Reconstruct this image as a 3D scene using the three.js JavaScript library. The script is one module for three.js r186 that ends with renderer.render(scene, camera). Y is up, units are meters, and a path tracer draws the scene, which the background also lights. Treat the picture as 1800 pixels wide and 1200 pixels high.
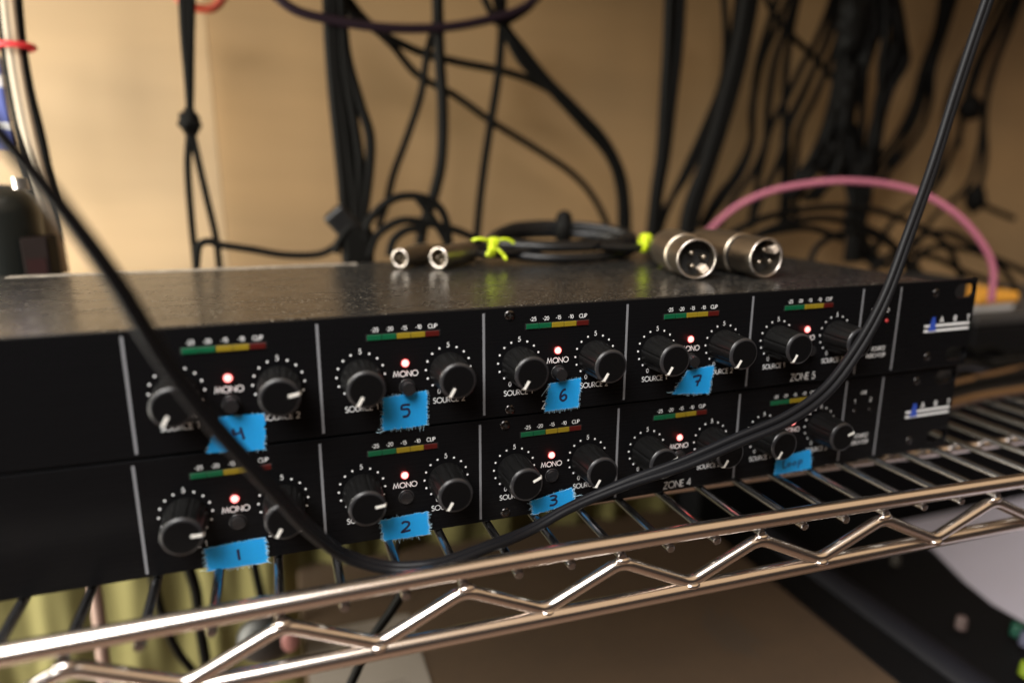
import * as THREE from 'three';
import { RoundedBoxGeometry } from 'three/addons/geometries/RoundedBoxGeometry.js';
import { mergeGeometries, toCreasedNormals } from 'three/addons/utils/BufferGeometryUtils.js';
import { ImprovedNoise } from 'three/addons/math/ImprovedNoise.js';
import { RectAreaLightUniformsLib } from 'three/addons/lights/RectAreaLightUniformsLib.js';

// ---------------------------------------------------------------- camera, light, exposure
const MM = 0.001;
const scene = new THREE.Scene();
const camera = new THREE.PerspectiveCamera(52.2, 1024 / 682, 0.01, 20);
camera.rotation.order = 'YXZ';
camera.position.set(0.15691, 0.13797, 0.24606);
camera.rotation.set(-0.2383, -0.3307, 0.0031);
camera.focus = 0.280;
camera.userData.fStop = 2.9;
camera.updateMatrixWorld(true);
camera.updateProjectionMatrix();

const renderer = new THREE.WebGLRenderer({ antialias: true });
renderer.setSize(1024, 682);
renderer.toneMapping = THREE.LinearToneMapping;
renderer.toneMappingExposure = 1.0;
renderer.shadowMap.enabled = true;
RectAreaLightUniformsLib.init();

scene.background = new THREE.Color().setRGB(0.035, 0.026, 0.022);
function areaLight(pos, target, w, h, rgb, intensity) {
  const l = new THREE.RectAreaLight(new THREE.Color().setRGB(...rgb), intensity, w, h);
  l.position.set(...pos); l.lookAt(...target); scene.add(l); return l;
}
// a skylight-like cool lamp panel overhead to the left, a wide warm one overhead to the right, a window far left
areaLight([-0.38, 0.98, 0.56], [0.15, 0.05, 0], 0.9, 0.75, [1.0, 0.97, 0.93], 19);
areaLight([1.15, 1.3, 0.62], [0.45, 0, 0], 2.4, 1.7, [1.0, 0.70, 0.42], 0.8);
areaLight([-0.43, 0.06, -0.09], [0.15, 0.05, -0.30], 0.28, 0.66, [1.0, 0.965, 0.84], 29);

// ---------------------------------------------------------------- helpers
let seed = 1234567;
const rnd = () => { seed = (seed * 1664525 + 1013904223) >>> 0; return seed / 4294967296; };
const rr = (a, b) => a + (b - a) * rnd();
const noise = new ImprovedNoise();
const fbm = (x, y, z = 0) => noise.noise(x, y, z) * 0.55 + noise.noise(x * 2.1, y * 2.1, z + 7) * 0.28 + noise.noise(x * 4.3, y * 4.3, z + 13) * 0.17;
const V = (x, y, z) => new THREE.Vector3(x * MM, y * MM, z * MM);
const used = {};
function numbered(n) { const k = used[n] = (used[n] ?? -1) + 1; return k ? `${n}_${String(k).padStart(3, '0')}` : n; }
function tag(o, label, category, group) { o.userData.label = label; o.userData.category = category; if (group) o.userData.group = group; return o; }
function thing(name, label, category, pos = [0, 0, 0], group) {
  const g = new THREE.Group(); g.name = numbered(name); g.position.copy(V(...pos)); scene.add(g);
  return tag(g, label, category, group);
}
function part(name, geo, mat, parent, pos) {
  const m = new THREE.Mesh(geo, mat); m.name = name; m.castShadow = m.receiveShadow = true;
  if (pos) m.position.copy(V(...pos)); parent.add(m); return m;
}
function solo(name, geo, mat, label, category, group) {
  const m = new THREE.Mesh(geo, mat); m.name = numbered(name); m.castShadow = m.receiveShadow = true; scene.add(m);
  return tag(m, label, category, group);
}
function struct(name, geo, mat) { const m = new THREE.Mesh(geo, mat); m.name = name; m.castShadow = m.receiveShadow = true; m.userData.kind = 'structure'; scene.add(m); return m; }
const box = (w, h, d, x = 0, y = 0, z = 0) => new THREE.BoxGeometry(w * MM, h * MM, d * MM).translate(x * MM, y * MM, z * MM);
const rbox = (w, h, d, r, x = 0, y = 0, z = 0, s = 2) => new RoundedBoxGeometry(w * MM, h * MM, d * MM, s, r * MM).translate(x * MM, y * MM, z * MM);
const cylZ = (r0, r1, h, n = 32, x = 0, y = 0, z = 0) => new THREE.CylinderGeometry(r1 * MM, r0 * MM, h * MM, n).rotateX(Math.PI / 2).translate(x * MM, y * MM, (z + h / 2) * MM);
const lathe = (pts, n = 40) => new THREE.LatheGeometry(pts.map(p => new THREE.Vector2(p[0] * MM, p[1] * MM)), n);
const merge = (l) => mergeGeometries(l.map(g => { const q = g.index ? g.toNonIndexed() : g; for (const k of Object.keys(q.attributes)) if (!['position', 'normal', 'uv'].includes(k)) q.deleteAttribute(k); return q; }));
// where a line of sight meets an upright (z) or level (y) plane, in millimetres
const dirOf = (px, py) => new THREE.Vector3(px / 900 - 1, 1 - py / 600, 0.5).unproject(camera).sub(camera.position).normalize();
function onZ(px, py, z) { const d = dirOf(px, py), t = (z * MM - camera.position.z) / d.z; return camera.position.clone().addScaledVector(d, t).multiplyScalar(1000); }
function onY(px, py, y) { const d = dirOf(px, py), t = (y * MM - camera.position.y) / d.y; return camera.position.clone().addScaledVector(d, t).multiplyScalar(1000); }
const curve = (pts, tension = 0.5) => new THREE.CatmullRomCurve3(pts.map(p => Array.isArray(p) ? V(...p) : p.clone().multiplyScalar(MM)), false, 'catmullrom', tension);
const tube = (pts, r, n = 80, m = 12) => new THREE.TubeGeometry(curve(pts), n, r * MM, m);

// ---------------------------------------------------------------- textures and materials
function dataTex(w, h, fn, srgb = true) {
  const d = new Uint8Array(w * h * 4);
  for (let y = 0; y < h; y++) for (let x = 0; x < w; x++) { const c = fn(x, y), i = (y * w + x) * 4; d[i] = c[0]; d[i + 1] = c[1]; d[i + 2] = c[2]; d[i + 3] = 255; }
  const t = new THREE.DataTexture(d, w, h, THREE.RGBAFormat); t.wrapS = t.wrapT = THREE.RepeatWrapping;
  t.magFilter = THREE.LinearFilter; t.minFilter = THREE.LinearMipmapLinearFilter; t.generateMipmaps = true;
  if (srgb) t.colorSpace = THREE.SRGBColorSpace; t.needsUpdate = true; return t;
}
const std = (rgb, rough, metal = 0, extra = {}) => new THREE.MeshStandardMaterial({ color: new THREE.Color().setRGB(...rgb), roughness: rough, metalness: metal, ...extra });
const phys = (rgb, rough, metal = 0, extra = {}) => new THREE.MeshPhysicalMaterial({ color: new THREE.Color().setRGB(...rgb), roughness: rough, metalness: metal, ...extra });

// black paint with a scatter of pale dust grains
function dustTexture(w, h, n, base, rMax, bright) {
  const a = new Float32Array(w * h);
  for (let i = 0; i < n; i++) {
    const x = rnd() * w, y = rnd() * h, r = 0.45 + Math.pow(rnd(), 5) * rMax, b = (0.25 + 0.75 * rnd() * rnd()) * bright;
    for (let yy = Math.floor(y - r - 1); yy <= y + r + 1; yy++) for (let xx = Math.floor(x - r - 1); xx <= x + r + 1; xx++) {
      const d = Math.hypot(xx - x, yy - y), k = Math.max(0, Math.min(1, r + 0.5 - d)) * b, X = (xx + w) % w, Y = (yy + h) % h;
      if (k > a[Y * w + X]) a[Y * w + X] = k;
    }
  }
  return dataTex(w, h, (x, y) => { const k = a[y * w + x], g = base * (1 + 0.25 * fbm(x * 0.2, y * 0.2)); return [g + k * 150, g + k * 140, g + k * 122]; });
}
const dustTop = dustTexture(2048, 720, 90000, 24, 1.7, 0.85);
const dustTopRough = dataTex(512, 256, (x, y) => { const k = 104 + 40 * fbm(x * 0.03, y * 0.05, 3) + rr(-10, 10); return [k, k, k]; }, false);
const dustKnob = dustTexture(256, 128, 520, 26, 1.1, 0.55);
const brushed = dataTex(1024, 128, (() => { const rows = []; for (let i = 0; i < 128; i++) { let v = rnd() * 40; const r = []; for (let x = 0; x < 1024; x++) { v += rr(-5, 5); v = Math.max(0, Math.min(60, v)); r.push(v); } rows.push(r); } return (x, y) => { const g = 118 + rows[y][x]; return [g, g, g]; }; })(), false);
const M = {};
M.paintTop = phys([1, 1, 1], 0.62, 0, { map: dustTop, roughnessMap: dustTopRough, bumpMap: dustTop, bumpScale: 0.00012, specularIntensity: 1.0 });
M.paint = std([0.006, 0.006, 0.0065], 0.42);
brushed.repeat.set(1.2, 6);
M.panel = phys([0.004, 0.004, 0.0045], 0.5, 0, { specularIntensity: 0.17, roughnessMap: brushed, bumpMap: brushed, bumpScale: 0.000035 });
M.print = std([0.72, 0.73, 0.74], 0.6);
M.line = std([0.17, 0.175, 0.19], 0.5);
M.blue = std([0.02, 0.06, 0.36], 0.5);
M.knob = phys([0.42, 0.42, 0.43], 0.4, 0, { specularIntensity: 0.4, map: dustKnob, bumpMap: dustKnob, bumpScale: 0.00008 });
M.knobFace = phys([0.003, 0.003, 0.0033], 0.45, 0, { specularIntensity: 0.2 });
M.knobBevel = std([0.016, 0.016, 0.018], 0.33);
M.pointer = std([0.75, 0.74, 0.70], 0.45);
M.button = std([0.012, 0.012, 0.013], 0.16);
M.hole = std([0.004, 0.004, 0.004], 0.7);
M.steelDark = std([0.07, 0.066, 0.066], 0.25, 1);
M.segG = phys([0.002, 0.075, 0.03], 0.3); M.segY = phys([0.20, 0.145, 0.010], 0.3); M.segR = phys([0.06, 0.005, 0.004], 0.3);
M.led = std([0.5, 0.05, 0.05], 0.3, 0, { emissive: new THREE.Color().setRGB(1.0, 0.36, 0.33), emissiveIntensity: 2.6 });
M.ledRim = std([0.10, 0.004, 0.004], 0.25, 0, { emissive: new THREE.Color().setRGB(0.5, 0.01, 0.01), emissiveIntensity: 0.4 });
M.ledDim = std([0.25, 0.01, 0.01], 0.3, 0, { emissive: new THREE.Color().setRGB(0.7, 0.06, 0.06), emissiveIntensity: 0.25 });
M.ledOff = std([0.012, 0.010, 0.010], 0.2);
M.chrome = std([0.68, 0.62, 0.575], 0.24, 1);
M.wire = std([0.30, 0.30, 0.31], 0.22, 1);
M.nickel = std([0.36, 0.305, 0.24], 0.36, 1);
M.nickelRim = std([0.5, 0.45, 0.41], 0.3, 1);
M.cable = phys([0.004, 0.004, 0.0043], 0.4, 0, { specularIntensity: 0.7 });
M.cableMatte = phys([0.003, 0.0028, 0.0024], 0.6, 0, { specularIntensity: 0.16 });
M.lime = std([0.50, 0.62, 0.015], 0.4);

// ---------------------------------------------------------------- lettering (geometric sans strokes, flat print)
const arc = (cx, cy, rx, ry, a0, a1, n = 14) => Array.from({ length: n + 1 }, (_, i) => { const a = (a0 + (a1 - a0) * i / n) * Math.PI / 180; return [cx + rx * Math.cos(a), cy + ry * Math.sin(a)]; });
const GL = {
  M: [1.0, [[[0, 0], [0.2, 1], [0.5, 0.12], [0.8, 1], [1, 0]]]], O: [1.0, [arc(0.5, 0.5, 0.5, 0.5, 90, 450, 26)]],
  N: [0.74, [[[0, 0], [0, 1], [0.74, 0], [0.74, 1]]]], S: [0.5, [[...arc(0.26, 0.76, 0.22, 0.24, 30, 270, 12), ...arc(0.24, 0.26, 0.25, 0.26, 90, -150, 12).slice(1)]]],
  U: [0.62, [[[0, 1], [0, 0.32], ...arc(0.31, 0.31, 0.31, 0.31, 180, 360, 10), [0.62, 1]]]],
  R: [0.56, [[[0, 0], [0, 1], [0.22, 1], ...arc(0.24, 0.73, 0.27, 0.27, 80, -80, 9), [0.02, 0.46]], [[0.2, 0.45], [0.55, 0]]]],
  C: [0.82, [arc(0.5, 0.5, 0.5, 0.5, 50, 310, 20)]], E: [0.46, [[[0.46, 1], [0, 1], [0, 0], [0.46, 0]], [[0.02, 0.52], [0.43, 0.52]]]],
  Z: [0.62, [[[0.03, 1], [0.6, 1], [0, 0], [0.62, 0]]]], L: [0.42, [[[0, 1], [0, 0], [0.42, 0]]]], I: [0.02, [[[0, 0], [0, 1]]]],
  P: [0.52, [[[0, 0], [0, 1], [0.22, 1], ...arc(0.24, 0.73, 0.27, 0.27, 80, -80, 9), [0.02, 0.46]]]],
  A: [0.8, [[[0, 0], [0.4, 1], [0.8, 0]], [[0.16, 0.34], [0.64, 0.34]]]], T: [0.6, [[[0, 1], [0.6, 1]], [[0.3, 0.96], [0.3, 0]]]],
  D: [0.7, [[[0, 0], [0, 1], [0.2, 1], ...arc(0.2, 0.5, 0.5, 0.5, 88, -88, 14), [0.02, 0]]]],
  0: [0.54, [arc(0.27, 0.5, 0.27, 0.5, 90, 450, 22)]], 1: [0.3, [[[0.02, 0.78], [0.26, 1], [0.26, 0]]]],
  2: [0.56, [[...arc(0.28, 0.73, 0.26, 0.27, 170, -20, 10), [0.0, 0], [0.56, 0]]]], 3: [0.54, [[...arc(0.26, 0.76, 0.22, 0.24, 150, -90, 10), ...arc(0.25, 0.27, 0.27, 0.27, 90, -150, 12).slice(1)]]],
  4: [0.6, [[[0.44, 0], [0.44, 1], [0, 0.3], [0.6, 0.3]]]], 5: [0.54, [[[0.5, 1], [0.17, 1], [0.1, 0.56], ...arc(0.24, 0.32, 0.29, 0.33, 110, -150, 14)]]],
  '-': [0.32, [[[0.02, 0.4], [0.3, 0.4]]]], ' ': [0.3, []],
};
let strokeLift = 0;
function ribbon(line, w, z) {                      // a flat stroke with mitred corners, millimetres
  const closed = Math.hypot(line[0][0] - line.at(-1)[0], line[0][1] - line.at(-1)[1]) < 1e-6;
  const p = closed ? line.slice(0, -1) : line, n = p.length, L = [], pos = [], idx = [], uv = [], nor = [];
  for (let i = 0; i < n; i++) {
    const a = p[(i - 1 + n) % n], b = p[i], c = p[(i + 1) % n];
    let d0 = [b[0] - a[0], b[1] - a[1]], d1 = [c[0] - b[0], c[1] - b[1]];
    if (!closed && i === 0) d0 = d1; if (!closed && i === n - 1) d1 = d0;
    const l0 = Math.hypot(...d0) || 1, l1 = Math.hypot(...d1) || 1, n0 = [-d0[1] / l0, d0[0] / l0], n1 = [-d1[1] / l1, d1[0] / l1];
    let m = [n0[0] + n1[0], n0[1] + n1[1]]; const lm = Math.hypot(...m) || 1; m = [m[0] / lm, m[1] / lm];
    const k = Math.min(2.4, 1 / Math.max(0.3, m[0] * n0[0] + m[1] * n0[1])) * w / 2;
    pos.push(b[0] + m[0] * k, b[1] + m[1] * k, z, b[0] - m[0] * k, b[1] - m[1] * k, z); uv.push(0, 0, 1, 1); nor.push(0, 0, 1, 0, 0, 1);
  }
  const s = closed ? n : n - 1;
  for (let i = 0; i < s; i++) { const j = (i + 1) % n; idx.push(2 * i, 2 * i + 1, 2 * j, 2 * j, 2 * i + 1, 2 * j + 1); }
  const g = new THREE.BufferGeometry(); g.setAttribute('position', new THREE.Float32BufferAttribute(pos.map(v => v * MM), 3)); g.setAttribute('normal', new THREE.Float32BufferAttribute(nor, 3)); g.setAttribute('uv', new THREE.Float32BufferAttribute(uv, 2)); g.setIndex(idx);
  return g.toNonIndexed();
}
function text(s, x, y, cap, { align = 'c', gap = 0.2, slant = 0, z = 0.05, weight = 0.14 } = {}) {
  let w = 0; for (const ch of s) w += GL[ch][0] + gap; w -= gap;
  let cx = align === 'c' ? -w / 2 : 0; const out = [];
  for (const ch of s) {
    for (const line of GL[ch][1]) out.push(ribbon(line.map(([a, b]) => [x + (cx + a + b * slant) * cap, y + b * cap]), weight * cap, z + (strokeLift++ % 7) * 0.003));
    cx += GL[ch][0] + gap;
  }
  return out;
}
const dot = (x, y, r, z = 0.05) => new THREE.CircleGeometry(r * MM, 14).translate(x * MM, y * MM, z * MM).toNonIndexed();

// ---------------------------------------------------------------- the two rack mixers
const XC = 241.3, X0 = 108.85, PZ = 60.6;
const xl = (x) => x - XC;
// knob: fluted skirt, shiny bevel, flat cap; axis along +z, base on the panel
function knobSkirt() {
  const n = 144, rows = [[7.25, 0.3], [7.3, 1.2], [7.1, 5], [6.9, 10], [6.75, 14.2]], pos = [], uv = [], idx = [];
  rows.forEach(([r, z], j) => { for (let i = 0; i <= n; i++) {
    const a = i / n * Math.PI * 2, ph = ((i / n * 10 + 0.5) % 1 - 0.5) * 2 * Math.PI * 7 / 10, q = ph / 0.34;     // ten narrow flutes
    const rad = (r - (j === 0 ? 0 : 0.6 * Math.exp(-q * q))) * MM;
    pos.push(Math.sin(a) * rad, Math.cos(a) * rad, z * MM); uv.push(i / n * 2, z / 15);
  } });
  for (let j = 0; j < rows.length - 1; j++) for (let i = 0; i < n; i++) { const a = j * (n + 1) + i, b = a + n + 1; idx.push(a, b, a + 1, a + 1, b, b + 1); }
  const g = new THREE.BufferGeometry(); g.setAttribute('position', new THREE.Float32BufferAttribute(pos, 3)); g.setAttribute('uv', new THREE.Float32BufferAttribute(uv, 2)); g.setIndex(idx); g.computeVertexNormals(); return g;
}
const G = {};
G.skirt = knobSkirt();
G.bevel = toCreasedNormals(lathe([[6.3, 14.1], [6.75, 14.15], [6.6, 14.6], [6.2, 15.0], [5.7, 15.2]], 72).rotateX(Math.PI / 2), 0.7);
G.cap = new THREE.CircleGeometry(5.71 * MM, 48).translate(0, 0, 15.2 * MM);
G.pointer = merge([box(1.05, 3.3, 0.14, 0, 4.35, 15.2), new THREE.BoxGeometry(1.0 * MM, 1.5 * MM, 0.16 * MM).rotateX(-1.05).translate(0, 6.42 * MM, 14.72 * MM)]);
G.led = lathe([[0, 1.25], [0.5, 1.2], [0.95, 1.0], [1.25, 0.6], [1.38, 0.05]], 28).rotateX(Math.PI / 2);
G.ledRim = lathe([[1.36, 0.02], [1.42, 0.3], [1.72, 0.22], [1.78, 0.02]], 28).rotateX(Math.PI / 2);
const buttonGeo = (h) => toCreasedNormals(lathe([[0, h], [1.9, h], [2.35, h - 0.15], [2.55, h - 0.6], [2.6, 0.05]], 36).rotateX(Math.PI / 2), 0.6);
G.btnOut = buttonGeo(4.2); G.btnIn = buttonGeo(1.3);
G.btnRing = lathe([[2.62, 0.04], [2.72, 0.35], [3.0, 0.28], [3.05, 0.02]], 36).rotateX(Math.PI / 2);
G.seg = rbox(5.12, 2.0, 0.5, 0.18, 0, 0, 0.12, 1);
G.slotHead = (() => { const b = []; b.push(lathe([[0, 0.75], [1.2, 0.7], [1.9, 0.35], [2.05, 0.02]], 24).rotateX(Math.PI / 2)); return merge(b); })();
G.slotCross = merge([box(1.9, 0.34, 0.3, 0, 0, 0.66), box(0.34, 1.9, 0.3, 0, 0, 0.661)]);

function makeMixer(label, pos, turn, cfg) {
  const u = thing('rack_mixer', label, 'rack mixer', pos, 'rack mixers stacked on the wire shelf');
  u.rotation.y = turn;
  // chassis behind the panel
  part('chassis', rbox(426, 43.2, 149, 0.8, xl(241.3), 22.2, -77), M.paint, u);
  // front panel with rack slots and rounded corners
  const s = new THREE.Shape(); const L = xl(0), R = xl(482.6), B = 0.35, T = 43.75;
  s.moveTo(L, B); s.lineTo(R, B); s.lineTo(R, T); s.lineTo(L, T); s.closePath();
  for (const hx of [7.5, 475.6]) for (const hy of [6.4, 38.1]) { const h = new THREE.Path(); const w = 3.4, r = 3.4, x = xl(hx); h.moveTo(x - w, hy - r); h.lineTo(x + w, hy - r); h.absarc(x + w, hy, r, -Math.PI / 2, Math.PI / 2, false); h.lineTo(x - w, hy + r); h.absarc(x - w, hy, r, Math.PI / 2, Math.PI * 1.5, false); s.holes.push(h); }
  const pg = new THREE.ExtrudeGeometry(s, { depth: 1.9, bevelEnabled: true, bevelThickness: 0.25, bevelSize: 0.25, bevelOffset: -0.25, bevelSegments: 2, curveSegments: 10 });
  pg.translate(0, 0, -2.15); const uv = pg.attributes.uv, pp = pg.attributes.position;
  for (let i = 0; i < uv.count; i++) uv.setXY(i, pp.getX(i) / 240, pp.getY(i) / 44);
  pg.scale(MM, MM, MM); part('front_panel', pg, M.panel, u);
  // dividing lines
  for (const x of [0, 1, 2, 3, 4, 5].map(i => X0 + i * PZ).concat([434.3])) part('divider_line', box(0.95, 40.4, 0.06, xl(x), 21.9, 0.03), M.line, u);
  // five zones
  for (let k = 0; k < 5; k++) {
    const x = xl(X0 + k * PZ), zn = k + 1, W = [];
    [-25, -20, -15, -10, 'CLIP'].forEach((t, i) => W.push(...text(String(t), x + 19.9 + i * 5.28, 37.95, t === 'CLIP' ? 1.45 : 1.42, { gap: 0.16, weight: 0.15 })));
    for (const kx of [14.28, 46.68]) {
      for (let i = -6; i <= 6; i++) if (i) { const a = i * 22.4 * Math.PI / 180; W.push(dot(x + kx + Math.sin(a) * 8.6, 22 + Math.cos(a) * 8.6, 0.42)); }
      W.push(...text('5', x + kx, 30.25, 1.75), ...text('0', x + kx - 3.75, 12.5, 1.75), ...text('10', x + kx + 4.4, 12.5, 1.75));
    }
    W.push(...text('SOURCE 1', x + 8.1, 8.75, 2.05, { align: 'l', gap: 0.17 }), ...text('SOURCE 2', x + 40.6, 8.75, 2.05, { align: 'l', gap: 0.17 }));
    W.push(...text('MONO', x + 30.5, 20.35, 2.1, { gap: 0.2 }), ...text('ZONE ' + zn, x + 30.9, 1.85, 3.05, { gap: 0.16, weight: 0.125 }));
    part('lettering', merge(W), M.print, u);
    const mt = part('level_meter', box(27.2, 2.5, 0.12, x + 30.2, 35.85, 0.02), M.hole, u);
    for (let i = 0; i < 5; i++) part('meter_segment', G.seg, i < 2 ? M.segG : i < 4 ? M.segY : M.segR, mt, [x + 19.65 + i * 5.29, 35.85, 0.1]);
    [14.28, 46.68].forEach((kx, j) => {
      const kn = part('knob', G.skirt, M.knob, u, [x + kx, 21.1, 0]); kn.rotation.z = -cfg.knobs[k][j] * Math.PI / 180;
      part('knob_rim', G.bevel, M.knobBevel, kn); part('knob_cap', G.cap, M.knobFace, kn); part('pointer', G.pointer, M.pointer, kn);
    });
    const ld = part('indicator_lamp', G.led, M.led, u, [x + 30.45, 25.4, 0.05]);
    part('lamp_bezel', G.ledRim, M.ledRim, ld);
    const pl = new THREE.PointLight(new THREE.Color().setRGB(1, 0.06, 0.05), 0.00003, 0.25, 2); pl.position.set(0, 0, 2.2 * MM); pl.shadow.radius = 0.07; pl.castShadow = true; ld.add(pl);
    const bt = part('push_button', cfg.pressed[k] ? G.btnIn : G.btnOut, M.button, u, [x + 30.8, 16.3, 0]); part('button_bezel', G.btnRing, M.steelButton ?? (M.steelButton = std([0.02, 0.02, 0.021], 0.18)), bt);
  }
  // source indicator section
  part('lettering', merge([...text('LINE', xl(423), 34.7, 1.5, { gap: 0.16 }), ...text('1', xl(418), 30.6, 1.8), ...text('2', xl(427.8), 30.6, 1.8), ...text('SOURCE', xl(424.6), 12.3, 1.75, { gap: 0.14, slant: 0.18 }), ...text('INDICATOR', xl(423.6), 9.0, 1.75, { gap: 0.14, slant: 0.18 })]), M.print, u);
  part('indicator_lamp', G.led, M.ledOff, u, [xl(418), 26.6, 0]).scale.setScalar(0.75);
  part('indicator_lamp', G.led, cfg.source2 ? M.ledDim : M.ledOff, u, [xl(427.6), 26.4, 0]).scale.setScalar(0.6);
  // maker's mark: blue letter over a double white line with three spaced letters
  part('maker_lettering', merge([box(29.3, 1.15, 0.05, xl(466.6), 21.85, 0.03), box(29.3, 1.15, 0.05, xl(466.6), 19.35, 0.03), ...text('A', xl(462.6), 23.3, 2.6, { weight: 0.2 }), ...text('R', xl(471.4), 23.3, 2.6, { weight: 0.2 }), ...text('T', xl(480.0), 23.3, 2.6, { weight: 0.2 })]), M.print, u);
  const em = new THREE.Shape(); em.moveTo(-2.6, 0); em.lineTo(-0.7, 6.9); em.lineTo(1.1, 6.9); em.lineTo(2.5, 0); em.closePath();
  part('emblem', new THREE.ExtrudeGeometry(em, { depth: 0.05, bevelEnabled: false }).translate(xl(457.1), 19.2, 0.07).scale(MM, MM, MM), M.blue, u);
  // panel screws
  for (const [sx, sy] of [[240.4, 40.7], [240.6, 2.9], [456.4, 38], [456.8, 6.4]]) { const sc = part('panel_screw', G.slotHead, M.steelDark, u, [xl(sx), sy, 0]); part('screw_cross', G.slotCross, M.hole, sc); }
  return u;
}
const lower = makeMixer('lower black rack mixer, below the other one, resting on the chrome wire shelf', [XC - 1.59, 0, -0.69], 0.0063,
  { knobs: [[91, -150], [84, -150], [66, -150], [72, -150], [-150, 74]], pressed: [1, 1, 1, 1, 1], source2: false });
const upper = makeMixer('upper black rack mixer on top of the other, with dusty lid carrying the adapter cable', [XC, 44.35, 0], 0,
  { knobs: [[-150, 80], [-150, -150], [-149, -149], [-150, -150], [-150, -150]], pressed: [0, 0, 0, 0, 0], source2: true });
// the dusty lid of the upper unit, with its turned-down front lip
{
  const g = rbox(427, 1.6, 151, 0.75, xl(241.3), 43.2, -77.2, 3), uv = g.attributes.uv, p = g.attributes.position;
  for (let i = 0; i < uv.count; i++) uv.setXY(i, p.getX(i) / 0.427 + 0.5, p.getZ(i) / 0.151 + 1);
  part('lid', g, M.paintTop, upper);
  const wear = dataTex(512, 48, (x, y) => { const a = fbm(x * 0.05, y * 0.18, 2), b = fbm(x * 0.018, y * 0.5, 9), k = a + b > 0.12 ? 205 : 96; return [k, k * 0.96, k * 0.9]; });
  part('worn_label', box(165, 0.12, 9, xl(118), 44.08, -146), std([0.8, 0.8, 0.8], 0.35, 0, { map: wear }), upper);
}

// ---------------------------------------------------------------- blue cloth tape with handwritten marks
const weave = dataTex(256, 256, (x, y) => { const a = (x >> 1) & 1, b = (y >> 1) & 1, k = 202 + 12 * Math.abs(fbm(x * 0.012, y * 0.03, 31)) * 4 + (a ^ b ? 28 : -18) + 16 * fbm(x * 0.06, y * 0.06, 5) + rr(-12, 12); return [k * 0.02, k * 0.67, k * 1.0]; });
weave.repeat.set(5, 5);
M.tape = std([0.9, 1.0, 1.0], 0.72, 0, { map: weave, bumpMap: weave, bumpScale: 0.00006 });
M.thread = std([0.42, 0.62, 0.74], 0.8);
M.ink = std([0.006, 0.010, 0.05], 0.6);
function tape(corners, z, mark, label, opts = {}) {
  const [tl, tr, br, bl] = corners, cx = (tl[0] + tr[0] + br[0] + bl[0]) / 4, cy = (tl[1] + tr[1] + br[1] + bl[1]) / 4;
  const t = thing('tape_label', label, 'tape', [cx, cy, z], 'blue cloth tape labels on the mixers');
  const side = (a, b, n, j) => Array.from({ length: n }, (_, i) => { const k = i / n, nx = b[1] - a[1], ny = a[0] - b[0], l = Math.hypot(nx, ny), q = i === 0 ? 0 : rr(-j, j) * (i % 2 ? 1 : 0.4); return [a[0] + (b[0] - a[0]) * k + nx / l * q - cx, a[1] + (b[1] - a[1]) * k + ny / l * q - cy]; });
  const rough = opts.rough ?? [0.12, 0.5, 0.22, 0.5];
  const out = [...side(tl, tr, 26, rough[0]), ...side(tr, br, 24, rough[1]), ...side(br, bl, 26, rough[2]), ...side(bl, tl, 24, rough[3])];
  const s = new THREE.Shape(out.map(p => new THREE.Vector2(p[0], p[1])));
  const g = new THREE.ExtrudeGeometry(s, { depth: 0.22, bevelEnabled: false }), uv = g.attributes.uv, p = g.attributes.position;
  for (let i = 0; i < uv.count; i++) uv.setXY(i, p.getX(i) / 20 + rndOff, p.getY(i) / 20);
  part('tape_strip', g.scale(MM, MM, MM), M.tape, t);
  const th = [];
  out.forEach(([x, y], i) => { if (rnd() < (opts.fray ?? 0.75)) { const l = Math.hypot(x, y), d = rr(0.35, rnd() < 0.08 ? 2.2 : 1.0), side = i > 50 ? 1 : 0.8; const ex = Math.abs(x) > Math.abs(y) * 1.1 ? Math.sign(x) : rr(-0.4, 0.4), ey = Math.abs(x) > Math.abs(y) * 1.1 ? rr(-0.4, 0.4) : Math.sign(y);
    th.push(tube([[x - ex * 0.4, y - ey * 0.4, 0.2], [x + ex * d * 0.5, y + ey * d * 0.5, 0.34], [x + ex * d * side, y + ey * d * side + rr(-0.3, 0.1), rr(0.1, 0.6)]], rr(0.035, 0.075), 5, 4)); } });
  if (opts.strand) for (const st of opts.strand) th.push(tube(st.map(q => [q[0] - cx, q[1] - cy, q[2]]), 0.1, 16, 5));
  part('frayed_thread', merge(th), M.thread, t).userData.kind = 'stuff';
  part('handwriting', merge(mark.map((l, i) => ribbon(curve(l.map(q => [q[0], q[1], 0]), 0.5).getPoints(l.length * 5).map(q => [q.x * 1000, q.y * 1000]), opts.pen ?? 0.95, 0.26 + i * 0.006))), M.ink, t);
  return t;
}
const rndOff = 0.3;
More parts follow.
